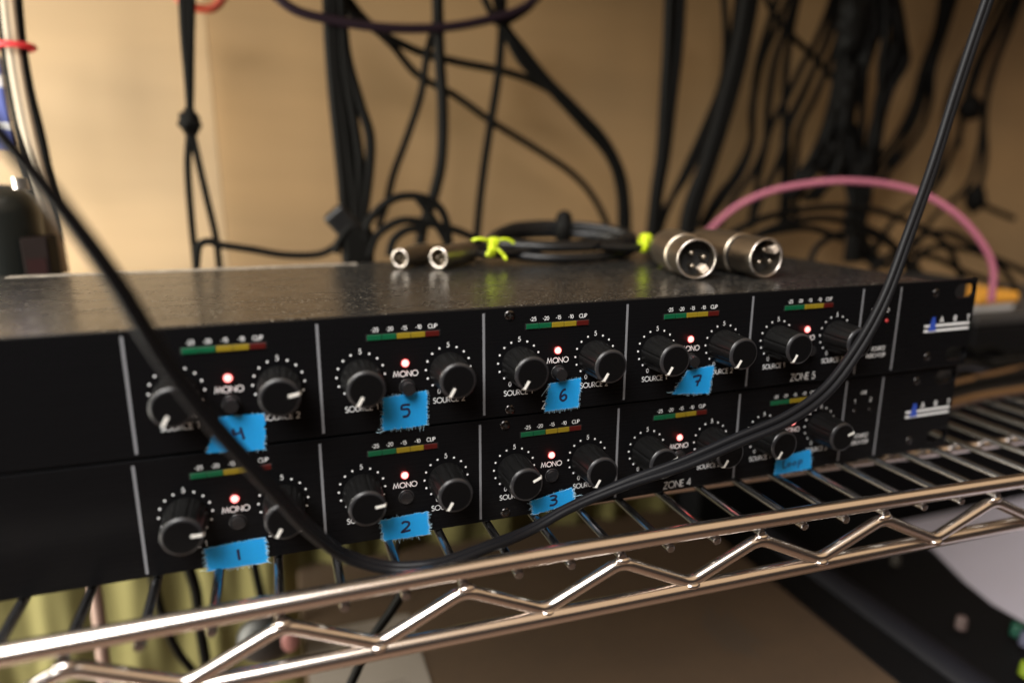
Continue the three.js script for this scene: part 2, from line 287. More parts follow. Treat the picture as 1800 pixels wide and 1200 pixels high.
const INK = {
  1: [[[-0.1, 2.1], [0, 0], [0.15, -2.2]]],
  2: [[[-1.5, 1.6], [-0.3, 2.2], [1.3, 1.6], [1.1, 0.3], [-0.6, -1.2], [-1.5, -2.0], [0, -1.9], [1.9, -1.7]]],
  3: [[[-1.6, 2.2], [0.2, 2.3], [1.4, 1.6], [0.4, 0.5], [-0.3, 0.3], [1.2, 0.0], [1.5, -1.2], [0.2, -2.2], [-1.6, -2.1]]],
  4: [[[-1.7, 2.0], [-1.5, 0.4], [-0.9, 0.0], [1.0, 0.6]], [[0.6, 2.2], [1.0, 0.2], [1.5, -2.4]]],
  5: [[[-1.4, 2.4], [-1.5, 1.1], [-0.6, 0.8], [0.9, 0.7], [1.4, -0.7], [0.5, -2.0], [-1.2, -2.1]], [[-1.4, 2.3], [0, 2.5], [1.7, 2.4]]],
  6: [[[1.0, 2.5], [-0.4, 1.8], [-1.3, 0.2], [-1.2, -1.5], [-0.1, -2.3], [1.1, -1.6], [1.2, -0.4], [0.2, 0.1], [-1.0, -0.7]]],
  7: [[[-1.9, 1.9], [0, 2.2], [1.8, 2.2], [1.7, 1.0], [0.8, -0.8], [0.2, -2.4]], [[-0.6, -0.4], [0.7, -0.1], [2.0, 0.1]]],
  Loop: [[[-6.4, 2.0], [-6.5, 0], [-6.3, -1.7], [-4.4, -1.6]], [[-2.8, 0.4], [-3.9, -0.4], [-3.1, -1.4], [-2.1, -0.6], [-2.8, 0.4]], [[0.2, 0.6], [-1.0, -0.3], [-0.2, -1.3], [0.9, -0.4], [0.2, 0.6]], [[2.2, 0.9], [2.4, -0.8], [2.2, -2.9]], [[2.3, 0.6], [3.6, 0.9], [4.4, 0.1], [3.4, -0.8], [2.5, -0.4]]],
};
tape([[135.4, 56.3], [150.0, 56.0], [149.1, 42.6], [130.0, 43.6]], 0.1, INK[4], 'blue cloth tape label marked 4 under the leftmost upper mono button', { fray: 0.35 });
tape([[191.2, 57.4], [207.7, 58.5], [207.5, 44.9], [190.4, 44.5]], 0.1, INK[5].map(l => l.map(([x, y]) => [x + 0.2, y])), 'blue cloth tape label marked 5, second from left on the upper mixer', { rough: [0.12, 0.3, 0.4, 0.4], strand: [[[191, 45.8, 0.3], [189.4, 45.3, 0.5], [188.8, 45.5, 0.6]], [[191, 44.7, 0.3], [189.8, 44.3, 0.5], [188.2, 44.2, 0.5]]] });
tape([[257.0, 56.4], [270.8, 57.6], [270.0, 45.2], [255.0, 44.9]], 0.1, INK[6], 'blue cloth tape label marked 6 with frayed sides on the upper mixer', { fray: 0.9, strand: [[[257.4, 56.2, 0.4], [255.4, 54.2, 0.8], [253.6, 51.6, 0.5]]] });
tape([[320.2, 56.0], [333.8, 57.4], [331.9, 44.7], [313.8, 46.2]], 0.1, INK[7].map(l => l.map(([x, y]) => [x + 0.4, y])), 'blue cloth tape label marked 7 with slanting left side on the upper mixer', { strand: [[[314, 47.4, 0.3], [311.8, 47.2, 0.6], [310.8, 47.5, 0.5]]] });
tape([[126.1, 8.4], [146.8, 9.3], [146.9, -0.9], [126.6, -0.6]], 0.75, INK[1].map(l => l.map(([x, y]) => [x + 0.6, y])), 'blue cloth tape label marked 1 at the lower left over the panel edge', { fray: 0.9, rough: [0.15, 0.6, 0.15, 0.6] });
tape([[188.0, 8.6], [206.5, 9.4], [207.4, -0.5], [189.2, -0.2]], 0.35, INK[2], 'blue cloth tape label marked 2 with frayed ends on the lower mixer', { fray: 0.95, rough: [0.35, 0.5, 0.3, 0.5] });
tape([[249.6, 6.6], [268.2, 10.0], [269.9, 2.9], [250.6, 0.2]], -0.05, INK[3].map(l => l.map(([x, y]) => [x + 0.1, y * 0.95 + 0.5])), 'tilted blue cloth tape label marked 3, partly behind the draped cord', { fray: 0.9, strand: [[[268.6, 5.8, 0.2], [270.4, 5.9, 0.5], [272, 6.2, 0.7], [273.6, 5.2, 0.5]]] });
tape([[372.4, 8.6], [391.8, 10.6], [393.4, 0.6], [372.0, 0.2]], -0.65, INK.Loop.map(l => l.map(([x, y]) => [x + 0.6, y])), 'blue cloth tape label with a handwritten word at the right of the lower mixer', { fray: 0.3, pen: 0.62 });

// ---------------------------------------------------------------- chrome wire shelf
const railZ = (x) => 34.9 + (x > 230 ? 10.2 * Math.pow((x - 230) / 240, 1.25) : 0);
{
  const s = thing('wire_shelf', 'chrome wire shelf with zigzag front rail carrying the rack mixers', 'shelf', [0, 0, 0]);
  const xs = []; for (let x = -60; x <= 720; x += 30) xs.push(x);
  part('top_rail', tube(xs.map(x => [x, 3.0, railZ(x)]), 3.25, 160, 24), M.chrome, s);
  part('bottom_rail', tube(xs.map(x => [x, -22.2, 33.0 + Math.max(0, x - 120) * 0.0215]), 3.3, 160, 24), M.chrome, s);
  const X1 = 90.4, zz = [];
  for (let k = -3; k <= 10; k++) for (const [dx, y] of [[0, -5.4], [30.5, -19.9]]) zz.push([X1 + 60.9 * k + dx, y]);
  const path = new THREE.CurvePath(), P = zz.map(([x, y]) => V(x, y, railZ(x) - (y < -10 ? 1.0 : 0.6)));
  let prev = P[0].clone();
  for (let i = 1; i < P.length - 1; i++) {
    const a = P[i].clone().lerp(P[i - 1], 4.5 * MM / P[i].distanceTo(P[i - 1])), b = P[i].clone().lerp(P[i + 1], 4.5 * MM / P[i].distanceTo(P[i + 1]));
    path.add(new THREE.LineCurve3(prev, a)); path.add(new THREE.QuadraticBezierCurve3(a, P[i], b)); prev = b;
  }
  const pts = []; for (const c of path.curves) { const n = c.isLineCurve3 ? 6 : 10; for (let i = 0; i < n; i++) pts.push(c.getPoint(i / n)); }
  part('zigzag_rod', new THREE.TubeGeometry(new THREE.CatmullRomCurve3(pts, false, 'centripetal'), 900, 2.5 * MM, 16), M.chrome, s);
  // weld beads where the zigzag meets the rails
  zz.forEach(([x, y], i) => { if (x < -40 || x > 640) return; const g = new THREE.SphereGeometry(1.9 * MM, 12, 8).scale(1.7, 0.8, 1.1); part('weld_bead', g, M.chrome, s, [x + rr(-0.6, 0.6), y < -10 ? -18.9 - 1.2 : -3.6, railZ(x) + (y < -10 ? 1.0 : 0.9)]); });
  // deck wires, front to back, their cut ends showing under the front rail
  for (let k = -6; k <= 25; k++) {
    const x = X1 - 0.9 + 20.32 * k, e = railZ(x) + 2.2, len = e + 305, w = toCreasedNormals(lathe([[0, len / 2], [1.15, len / 2], [1.6, len / 2 - 0.25], [1.75, len / 2 - 0.7], [1.75, -len / 2], [0, -len / 2]], 14).rotateX(Math.PI / 2).translate(x * MM, -1.75 * MM, (e - 305) / 2 * MM), 0.5);
    part('deck_wire', w, M.wire, s);
  }
  for (const z of [-10.8, -160, -250]) part('cross_rod', tube([[-60, -6.1, z - 20], [150, -6.1, z - 11.5], [430, -6.1, z], [720, -6.1, z + 10]], 2.6, 40, 12), M.chrome, s);
  part('back_rail', tube([[-60, 3, -303], [330, 3, -303], [720, 3, -303]], 3.25, 40, 14), M.chrome, s);
}

// ---------------------------------------------------------------- draped twin cord in front
{
  const P = [onZ(-60, 165, 75), onZ(0, 235, 72), onZ(100, 355, 68), onZ(200, 490, 63), onZ(280, 620, 58), onZ(345, 710, 54), onZ(410, 785, 49), onZ(475, 855, 43), onZ(545, 930, 35), onZ(610, 977, 27), onY(680, 997, 4.2), onY(760, 994, 4.2), onY(850, 964, 4.5), onZ(930, 932, 17), onZ(1000, 893, 15), onZ(1100, 850, 17), onZ(1200, 815, 21), onZ(1300, 772, 24), onZ(1385, 735, 26), onZ(1450, 688, 25), onZ(1505, 617, 22), onZ(1553, 530, 18), onZ(1600, 405, 12), onZ(1640, 292, 6), onZ(1680, 165, 2), onZ(1715, 60, 0), onZ(1750, -40, 0)];
  const c = new THREE.CatmullRomCurve3(P.map(p => p.clone().multiplyScalar(MM)), false, 'centripetal');
  // two round conductors joined by a web, turning slowly along the run
  const N = 420, prof = [], pos = [], idx = [], uv = [];
  for (let i = 0; i < 14; i++) { const a = (-155 + i / 13 * 310) * Math.PI / 180; prof.push([1.42 + 1.5 * Math.cos(a), 1.5 * Math.sin(a)]); }
  for (let i = 0; i < 14; i++) { const a = (25 + i / 13 * 310) * Math.PI / 180; prof.push([-1.42 + 1.5 * Math.cos(a), 1.5 * Math.sin(a)]); }
  const n = prof.length;
  for (let i = 0; i <= N; i++) {
    const t = i / N, p = c.getPointAt(t), tg = c.getTangentAt(t), view = camera.position.clone().sub(p).normalize();
    const ref = new THREE.Vector3(0, 0.3, 0.95).normalize(), sx = new THREE.Vector3().crossVectors(tg, ref).normalize(), sy = new THREE.Vector3().crossVectors(sx, tg).normalize();
    const ss = Math.max(0, Math.min(1, (t - 0.43) / 0.17)), tw = 1.3 * (1 - ss * ss * (3 - 2 * ss)) - 0.25 * Math.sin(t * 9);
    for (let j = 0; j <= n; j++) { const [a, b] = prof[j % n], u = a * Math.cos(tw) - b * Math.sin(tw), w = a * Math.sin(tw) + b * Math.cos(tw); const q = p.clone().addScaledVector(sx, u * MM * 1.05).addScaledVector(sy, w * MM * 1.05); pos.push(q.x, q.y, q.z); uv.push(t * 40, j / n); }
  }
  for (let i = 0; i < N; i++) for (let j = 0; j < n; j++) { const a = i * (n + 1) + j, b = a + n + 1; idx.push(a, a + 1, b, b, a + 1, b + 1); }
  const g = new THREE.BufferGeometry(); g.setAttribute('position', new THREE.Float32BufferAttribute(pos, 3)); g.setAttribute('uv', new THREE.Float32BufferAttribute(uv, 2)); g.setIndex(idx);
  g.computeVertexNormals();
  solo('draped_cord', g, phys([0.006, 0.0062, 0.0075], 0.44, 0, { specularIntensity: 0.3 }), 'black twin cord looping across the front of both mixers to the upper right', 'cord');
}

// ---------------------------------------------------------------- adapter cable lying on the lid
const LY = 88.55;   // top of the lid
{
  const t = thing('adapter_cable', 'coiled black adapter cable with metal plugs lying on the mixer lid', 'audio cable', [325, LY, -130]);
  const O = new THREE.Vector3(325, LY, -130), loc = (p) => [p.x - O.x, p.y - O.y, p.z - O.z];
  // big three-pin plugs at the right
  function bigPlug(face, dir, roll) {
    const g = new THREE.Group(); g.name = 'three_pin_plug'; t.add(g); g.position.copy(V(...loc(face)));
    g.quaternion.setFromUnitVectors(new THREE.Vector3(0, 0, -1), dir.clone().normalize()); g.rotateZ(roll);
    part('plug_shell', merge([lathe([[8.3, -9], [8.6, 0.0], [9.0, 0.35], [9.55, 0.2], [9.65, -0.4], [9.55, -16.5]], 56).rotateX(Math.PI / 2), lathe([[9.5, -18.2], [10.4, -18.6], [10.5, -19.4], [10.5, -40], [10.2, -47], [8.6, -55], [6.6, -57]], 56).rotateX(Math.PI / 2)]), M.nickel, g);
    part('plug_rim', lathe([[8.45, -0.5], [8.55, 0.25], [8.95, 0.62], [9.5, 0.5], [9.75, 0.0], [9.74, -0.8]], 56).rotateX(Math.PI / 2), M.nickelRim, g);
    part('plug_collar', lathe([[9.5, -16.2], [9.7, -16.6], [9.7, -18.2], [9.4, -18.4]], 48).rotateX(Math.PI / 2), M.paint, g);
    part('plug_insert', cylZ(8.3, 8.3, 1, 40, 0, 0, -8), M.hole, g);
    const pin = new THREE.CapsuleGeometry(1.05 * MM, 6 * MM, 4, 12).rotateX(Math.PI / 2);
    for (const [x, y] of [[-3.4, 1.6], [3.4, 1.6], [0, -3.6]]) part('contact_pin', pin, M.nickel, g, [x, y, -4.4]);
    part('key_tab', rbox(3.6, 3.0, 7, 0.3, 0, 6.6, -3.6), std([0.62, 0.52, 0.42], 0.4), g);
    part('strain_relief', lathe([[6.5, -56], [6.0, -60], [4.4, -72], [3.3, -84], [2.6, -85]], 28).rotateX(Math.PI / 2), M.cable, g);
  }
  const A = onY(1225, 455, LY + 9.9), B = onY(1347, 453, LY + 9.9);
  bigPlug(A, new THREE.Vector3(0.27, 0.0, -0.96), -2.45); bigPlug(B, new THREE.Vector3(-0.02, 0.0, -1.0), -0.95);
  // two slim barrel plugs at the left
  function slimPlug(face, dir, r) {
    const g = new THREE.Group(); g.name = 'slim_plug'; t.add(g); g.position.copy(V(...loc(face)));
    g.quaternion.setFromUnitVectors(new THREE.Vector3(0, 0, -1), dir.clone().normalize());
    part('plug_shell', merge([lathe([[r - 1.2, -10], [r - 1.1, 0], [r - 0.2, 0.1], [r, -0.5], [r, -13], [r + 0.4, -13.6], [r + 0.5, -15], [r + 0.35, -30], [r - 1.4, -33]], 44).rotateX(Math.PI / 2)]), M.nickel, g);
    part('plug_rim', lathe([[r - 1.15, -0.3], [r - 1.0, 0.35], [r - 0.3, 0.4], [r + 0.12, -0.2], [r + 0.1, -1.0]], 44).rotateX(Math.PI / 2), M.nickelRim, g);
    part('plug_insert', cylZ(r - 1.2, r - 1.2, 1, 32, 0, 0, -7), std([0.10, 0.08, 0.05], 0.5), g);
    const pin = new THREE.CapsuleGeometry(0.6 * MM, 4 * MM, 3, 8).rotateX(Math.PI / 2);
    for (let i = 0; i < 3; i++) part('contact_pin', pin, M.nickel, g, [Math.sin(i * 2.1 + 0.5) * 1.9, Math.cos(i * 2.1 + 0.5) * 1.9, -4]);
    part('strain_relief', lathe([[r - 1.4, -32.5], [3.4, -36], [2.4, -50], [1.9, -51]], 24).rotateX(Math.PI / 2), M.cable, g);
  }
  const C = onY(703, 454, LY + 5.5), D = onY(771, 453, LY + 6.1);
  slimPlug(C, new THREE.Vector3(0.62, 0, -0.78), 5.0); slimPlug(D, new THREE.Vector3(0.72, 0, -0.69), 5.6);
  // the coil, five turns lying over one another
  const coil = [], CX = onY(1022, 452, LY + 3).x, turns = 5;
  for (let i = 0; i <= turns * 28; i++) {
    const a = i / 28 * Math.PI * 2 + 2.6, k = i / (turns * 28), rx = 43 + 2.2 * Math.sin(i * 0.35 + 1), rz = 31 + 2.5 * Math.cos(i * 0.21) - 5 * k;
    const back = Math.pow(0.5 - 0.5 * Math.sin(a), 1.3);            // 1 at the far side
    coil.push([CX - O.x + Math.cos(a) * rx, 2.9 + (k < 0.45 ? 0 : 4.4 + 2.2 * k) * (1 - back) + back * (8.5 + 7 * ((i / 28 | 0) % 3) / 2.4), -141 - O.z + Math.sin(a) * rz]);
  }
  part('cable_coil', tube(coil, 2.75, 560, 12), M.cable, t);
  // leads from the plugs to the coil
  const leads = [];
  for (const [F, d, len] of [[C, [0.62, 0, -0.78], 50], [D, [0.72, 0, -0.69], 50]]) {
    const e = [F.x + d[0] * len, LY + 5.0, F.z + d[2] * len], h = onZ(866, 430, -116);
    leads.push(tube([e, [(e[0] + h.x) / 2, LY + 5.5, (e[2] + h.z) / 2], [h.x, LY + 6, h.z], [h.x + 22, LY + 7, h.z - 4], [h.x + 52, LY + 9, h.z - 6]].map(p => [p[0] - O.x, p[1] - O.y, p[2] - O.z]), 2.0, 50, 10));
  }
  for (const [F, d] of [[A, [0.27, -0.96]], [B, [-0.02, -1]]]) {
    const e = [F.x + d[0] * 84, LY + 9, F.z + d[1] * 84], h = onZ(1133, 425, -112);
    leads.push(tube([e, [e[0] - 4, LY + 8, e[2] - 10], [(e[0] + h.x) / 2 - 4, LY + 7, Math.min(e[2], h.z) - 18], [h.x, LY + 7, h.z], [h.x - 30, LY + 9, h.z + 2]].map(p => [p[0] - O.x, p[1] - O.y, p[2] - O.z]), 2.3, 60, 10));
  }
  part('cable_lead', merge(leads), M.cable, t);
  const w = onZ(990, 412, -166);
  const knot = thing('cable_strap', 'black strap knotted round the coil on the mixer lid', 'strap', [w.x, LY + 14, w.z]);
  part('strap_loop', new THREE.TorusGeometry(6.2 * MM, 2.4 * MM, 12, 28).scale(1, 1.25, 2.0).rotateY(1.2), M.cableMatte, knot);
  const kg = new THREE.IcosahedronGeometry(5.4 * MM, 4).scale(0.95, 1.0, 1).translate(0, 7 * MM, 1 * MM); part('strap_knot', kg, M.cableMatte, knot);
}
function zipTie(px, py, y, label, tails) {
  const h = onZ(px, py, y), g = thing('zip_tie', label, 'zip tie', [h.x, h.y, h.z], 'lime zip ties on the adapter cable');
  part('tie_head', rbox(4.8, 4.6, 4.4, 1.1, 0, 1.2, 2.2, 3), M.lime, g);
  part('tie_loop', new THREE.TorusGeometry(4.6 * MM, 0.8 * MM, 8, 30).scale(1, 1, 2.2).rotateY(1.35).translate(0, -2.2 * MM, -1 * MM), M.lime, g);
  for (const tl of tails) part('tie_tail', tube(tl, 0.85, 24, 8), M.lime, g);
}
zipTie(866, 428, -112, 'lime zip tie with splayed tails by the slim barrel plugs', [[[-1, 1, 2], [-5, 2.5, 3], [-9, 3, 3], [-12, 2.2, 2]], [[1, 1, 2], [4, 2.4, 3], [8, 2, 3], [11, 0.2, 3]], [[0, -1, 2], [3, -4, 4], [5, -6.5, 5], [5.5, -8, 7]], [[-1, -1, 2], [-3, -3, 4], [-5, -6, 5]]]);
zipTie(1133, 421, -108, 'lime zip tie with one curled tail beside the big plugs', [[[1, 0, 2], [5, -2, 4], [8, -6, 5], [8.5, -10, 5]]]);

// the shelf board above, which the wall cables hang from and which shades the upper wall
{
  const t = thing('upper_shelf', 'shelf board above the frame that the wall cables hang from', 'shelf', [500, 410, -160]);
  part('shelf_board', rbox(1700, 18, 300, 2, 0, 9, 0), std([0.30, 0.22, 0.13], 0.7), t);
}
// ---------------------------------------------------------------- wall behind
const ply = dataTex(1024, 1024, (x, y) => {
  const u = x / 1024, v = y / 1024, g = fbm(u * 3, v * 18, 1), big = fbm(u * 2.6, v * 4.2, 4), streak = fbm(u * 9, v * 60, 8), vert = fbm(u * 7, v * 1.6, 17), k = 1 + 0.20 * big + 0.05 * g + 0.03 * streak + 0.10 * vert;
  return [Math.min(255, 210 * k), Math.min(255, 182 * k * (1 - 0.03 * big)), Math.min(255, 144 * k * (1 - 0.08 * big))];
});
M.ply = std([0.49, 0.475, 0.45], 0.72, 0, { map: ply, bumpMap: ply, bumpScale: 0.0004 });
const plyB = ply.clone(); plyB.offset.set(0.37, 0.21); plyB.needsUpdate = true;
M.plyB = std([0.42, 0.365, 0.28], 0.72, 0, { map: plyB, bumpMap: plyB, bumpScale: 0.0004 });
{
  const w = struct('wall', box(3200, 2200, 60, 500, 300, -352), std([0.4, 0.3, 0.2], 0.8));
  const sheet = (x0, x1, m) => { const g = rbox(x1 - x0, 2100, 12, 0.4, (x0 + x1) / 2, 300, -315, 1), uv = g.attributes.uv, p = g.attributes.position; for (let i = 0; i < uv.count; i++) uv.setXY(i, p.getX(i) / 0.9, p.getY(i) / 0.9); part('plywood_sheet', g, m, w); };
  sheet(-1000, 125.1, M.ply); sheet(125.5, 1000, M.plyB); sheet(1002, 2000, M.ply);
}
// ---------------------------------------------------------------- cables hanging on the wall
const wallCables = 'black cables hanging in front of the wall';
function hang(name, pts, z, r, label, mat = M.cableMatte, extra) {
  const P = pts.map(([x, y, dz = 0]) => onZ(x, y, z + dz)), o = P.at(-1);
  const t = thing(name, label, 'cable', [o.x, o.y, o.z], wallCables);
  part('cable_run', tube(P.map(p => [p.x - o.x, p.y - o.y, p.z - o.z]), r, 90, 10), mat, t);
  if (extra) for (const e of extra) part('cable_run', tube(e.map(([x, y, dz = 0]) => { const p = onZ(x, y, z + dz); return [p.x - o.x, p.y - o.y, p.z - o.z]; }), r, 80, 10), mat, t);
  return t;
}
const twin = (b, n, w) => Array.from({ length: n }, () => { const ox = rr(-w, w), sl = rr(-w, w), ph = rr(0, 6), am = rr(2, 9); return b.map(([x, y], q) => [x + ox + sl * q / b.length * 2 + am * Math.sin(q * 1.1 + ph), y, rr(-8, 6)]); });
function lump(parent, px, py, z, rx, ry, rz, mat = M.cableMatte, rot = 0) {
  const p = onZ(px, py, z), g = new THREE.IcosahedronGeometry(1, 4), a = g.attributes.position;
  for (let i = 0; i < a.count; i++) { const x = a.getX(i), y = a.getY(i), q = a.getZ(i), k = 1 + 0.16 * noise.noise(x * 2.1 + px, y * 2.1, q * 2.1) + 0.06 * Math.sin(y * 9 + x * 4); a.setXYZ(i, x * k * rx * MM, y * k * ry * MM, q * k * rz * MM); }
  g.computeVertexNormals(); g.rotateZ(rot);
  const m = part('cable_tie_wrap', g, mat, parent); m.position.copy(p.multiplyScalar(MM)).sub(parent.position); return m;
}
{
  const c = hang('hanging_cable', [[318, -40], [323, 60], [330, 140], [334, 215], [330, 290], [336, 380], [342, 440], [346, 490]], -250, 2.3, 'doubled thin black cord with a knot, hanging alone left of centre', M.cableMatte, [[[338, -40], [336, 60], [335, 150], [335, 215], [348, 280], [364, 350], [380, 420], [388, 490]], [[328, -40], [329, 80], [333, 160], [335, 205]]]);
  lump(c, 333, 215, -249, 6.6, 8.2, 6);
}
hang('hanging_cable', [[345, 470], [350, 432], [368, 424], [386, 430], [440, 438], [500, 448], [560, 447], [592, 430], [612, 405]], -215, 2.3, 'thin black cable running low along the wall from the knotted cord to the taped bundle');
hang('hanging_cable', [[300, -30], [318, 2], [345, 14], [378, 12], [402, -20]], -262, 2.6, 'orange-red cable loop dipping into view at the top left', std([0.34, 0.045, 0.02], 0.5));
hang('hanging_cable', [[470, -20], [520, 18], [590, 36], [680, 49], [780, 48], [860, 34], [920, 14], [965, -25]], -235, 3.0, 'dark purple cable sagging across the top of the wall', phys([0.010, 0.0045, 0.008], 0.6, 0, { specularIntensity: 0.25 }));
{
  const c = hang('hanging_cable', [[575, -40], [578, 60], [585, 160], [593, 240], [600, 310], [606, 385]], -240, 3.5, 'thickest black cable bundle left of centre, taped into a lump above the lid', M.cableMatte, [[[596, -40], [608, 90], [632, 180], [650, 240], [648, 310], [636, 400]], [[600, -40], [604, 100], [620, 200], [632, 290], [628, 400]], [[586, -40], [592, 110], [606, 220], [620, 330], [626, 400]], [[588, -40], [584, 60], [590, 170], [600, 250], [612, 390]]]);
  const p = onZ(612, 402, -205); const m = part('tape_wrap', rbox(15, 30, 13, 3, 0, 0, 0, 3).rotateZ(0.7), M.cable, c); m.position.copy(p.multiplyScalar(MM)).sub(c.position);
  const q = onZ(628, 432, -205); const m2 = part('tape_wrap', rbox(20, 24, 14, 4, 0, 0, 0, 3), M.cableMatte, c); m2.position.copy(q.multiplyScalar(MM)).sub(c.position);
}
hang('hanging_cable', [[768, -40], [772, 90], [778, 190], [776, 280], [762, 345], [745, 395], [738, 430]], -240, 3.9, 'straight thick black cable hanging at the centre behind the slim plugs');
hang('hanging_cable', [[772, 20], [752, 90], [740, 165], [716, 240], [692, 305], [680, 355], [664, 400]], -246, 2.6, 'black cable leaning down to the left beside the straight centre cable');
hang('hanging_cable', [[590, -30], [615, 22], [660, 52], [730, 88], [800, 108], [880, 124], [935, 142], [985, 172], [1040, 232], [1078, 285], [1092, 345], [1096, 440]], -252, 2.7, 'black cable arching from upper left across to the right, passing above the other arch');
hang('hanging_cable', [[598, -20], [640, 32], [690, 80], [735, 132], [800, 168], [865, 214], [930, 254], [1000, 300], [1040, 342], [1066, 392], [1078, 440]], -256, 2.6, 'lower black cable arching from upper left down to the right');
hang('hanging_cable', [[884, -40], [882, 50], [876, 130], [862, 220], [850, 300], [842, 370], [836, 440]], -248, 3.0, 'straight black cable leaning slightly left, right of the centre cable');
hang('hanging_cable', [[866, -30], [885, 40], [920, 88], [962, 140], [1012, 190], [1062, 244], [1092, 302], [1102, 360], [1104, 440]], -246, 3.0, 'black cable curving from top centre down to the right behind the coil', M.cableMatte, [[[880, 30], [900, 80], [925, 118], [960, 150], [1020, 215], [1070, 275], [1090, 340], [1092, 430]]]);
hang('hanging_cable', [[840, -30], [860, 15], [880, 40], [930, 12], [950, -30]], -244, 2.6, 'short dark cable loop dipping at the top centre');
{
  hang('hanging_cable', [[1178, -40], [1174, 80], [1168, 180], [1162, 270], [1152, 340], [1140, 450]], -236, 4.2, 'thick pair of straight black cables hanging behind the big plugs', M.cableMatte, [[[1198, -40], [1192, 80], [1180, 180], [1170, 270], [1156, 350], [1150, 450]]]);
  hang('hanging_cable', [[1330, -40], [1306, 90], [1280, 190], [1248, 290], [1222, 370], [1206, 450]], -232, 5.2, 'thick black cable pair leaning down to the left above the big plugs', M.cableMatte, [[[1318, -40], [1294, 90], [1268, 190], [1238, 290], [1210, 370], [1198, 450]]]);
  hang('hanging_cable', [[1270, -40], [1276, 60], [1270, 140], [1242, 215], [1204, 300], [1172, 370], [1150, 440]], -250, 2.8, 'thin black cable slanting left between the two thick pairs', M.cableMatte, [[[1300, -20], [1280, 110], [1256, 200], [1218, 290], [1180, 350], [1150, 400]]]);
}
hang('hanging_cable', [[1412, -40], [1384, 40], [1362, 110], [1350, 190], [1346, 250], [1322, 305], [1290, 350], [1262, 400]], -246, 2.8, 'black cable with a slight bend, right of the thick leaning pair', M.cableMatte, twin([[1412, -40], [1384, 40], [1362, 110], [1350, 190], [1346, 250], [1322, 305], [1290, 350], [1262, 400]], 3, 34));
hang('hanging_cable', [[1476, -40], [1440, 60], [1412, 112], [1384, 170], [1354, 225], [1342, 275], [1330, 330], [1318, 400]], -252, 2.8, 'black cable crossing the bent one to meet it low at the right', M.cableMatte, twin([[1476, -40], [1440, 60], [1412, 112], [1384, 170], [1354, 225], [1342, 275], [1330, 330], [1318, 400]], 3, 40));
hang('hanging_cable', [[1335, -40], [1358, 20], [1395, 66], [1430, 100], [1466, 140], [1490, 190]], -256, 2.6, 'short black cable running down right between the right-hand cables');
{
  const base = [[[1500, -40], [1494, 60], [1480, 140], [1462, 210], [1446, 270], [1420, 310], [1390, 345]],
    [[1540, -40], [1525, 60], [1500, 140], [1480, 230], [1460, 300], [1420, 350]], [[1520, -40], [1512, 80], [1496, 190], [1492, 290], [1500, 360], [1494, 460]], [[1570, -40], [1588, 60], [1590, 110], [1566, 160], [1545, 230], [1530, 290], [1512, 330], [1506, 460]], [[1545, -30], [1540, 40], [1520, 90], [1494, 130], [1476, 200], [1462, 270]], [[1560, -40], [1572, 50], [1560, 110], [1550, 170], [1538, 250], [1526, 310]], [[1490, 220], [1502, 270], [1508, 330], [1502, 400], [1520, 440], [1545, 470]]];
  const ex = [];
  base.forEach((b, i) => { for (let k = 0; k < 4; k++) { const ox = rr(-16, 16), sl = rr(-10, 10), ph = rr(0, 6); ex.push(b.map(([x, y], q) => [x + ox + sl * q / b.length + 5 * Math.sin(q * 1.7 + ph), y, rr(-10, 8)])); } });
  const c = hang('hanging_cable', base[0], -228, 2.9, 'heaviest dark tangle of cables at the right with a tied lump', M.cableMatte, base.slice(1).concat(ex));
  lump(c, 1500, 40, -224, 14, 24, 9); lump(c, 1482, 180, -226, 9, 20, 7, M.cableMatte, -0.25); lump(c, 1452, 272, -228, 10, 17, 7, M.cableMatte, -0.5); lump(c, 1507, 310, -224, 8, 12, 7);
}
hang('hanging_cable', [[1672, -40], [1648, 50], [1622, 120], [1606, 180], [1582, 230], [1546, 280], [1515, 320]], -248, 2.6, 'thin black cable sloping left into the right-hand tangle', M.cableMatte, twin([[1672, -40], [1648, 50], [1622, 120], [1606, 180], [1582, 230], [1546, 280], [1515, 320]], 3, 30));
{
  const c = hang('hanging_cable', [[1800, -30], [1768, 60], [1740, 140], [1730, 210], [1732, 270], [1724, 320], [1712, 350], [1740, 366], [1782, 384]], -250, 2.7, 'black cable with two knots hanging at the far right edge');
  lump(c, 1705, 190, -249, 12, 11, 8); lump(c, 1714, 350, -249, 10, 13, 8);
}
hang('hanging_cable', [[1780, -30], [1745, 50], [1716, 110], [1694, 190], [1684, 260]], -256, 2.4, 'faint thin cable just right of the draped cord', M.cableMatte, twin([[1780, -30], [1745, 50], [1716, 110], [1694, 190], [1684, 260], [1660, 330], [1600, 380], [1560, 440]], 3, 30));
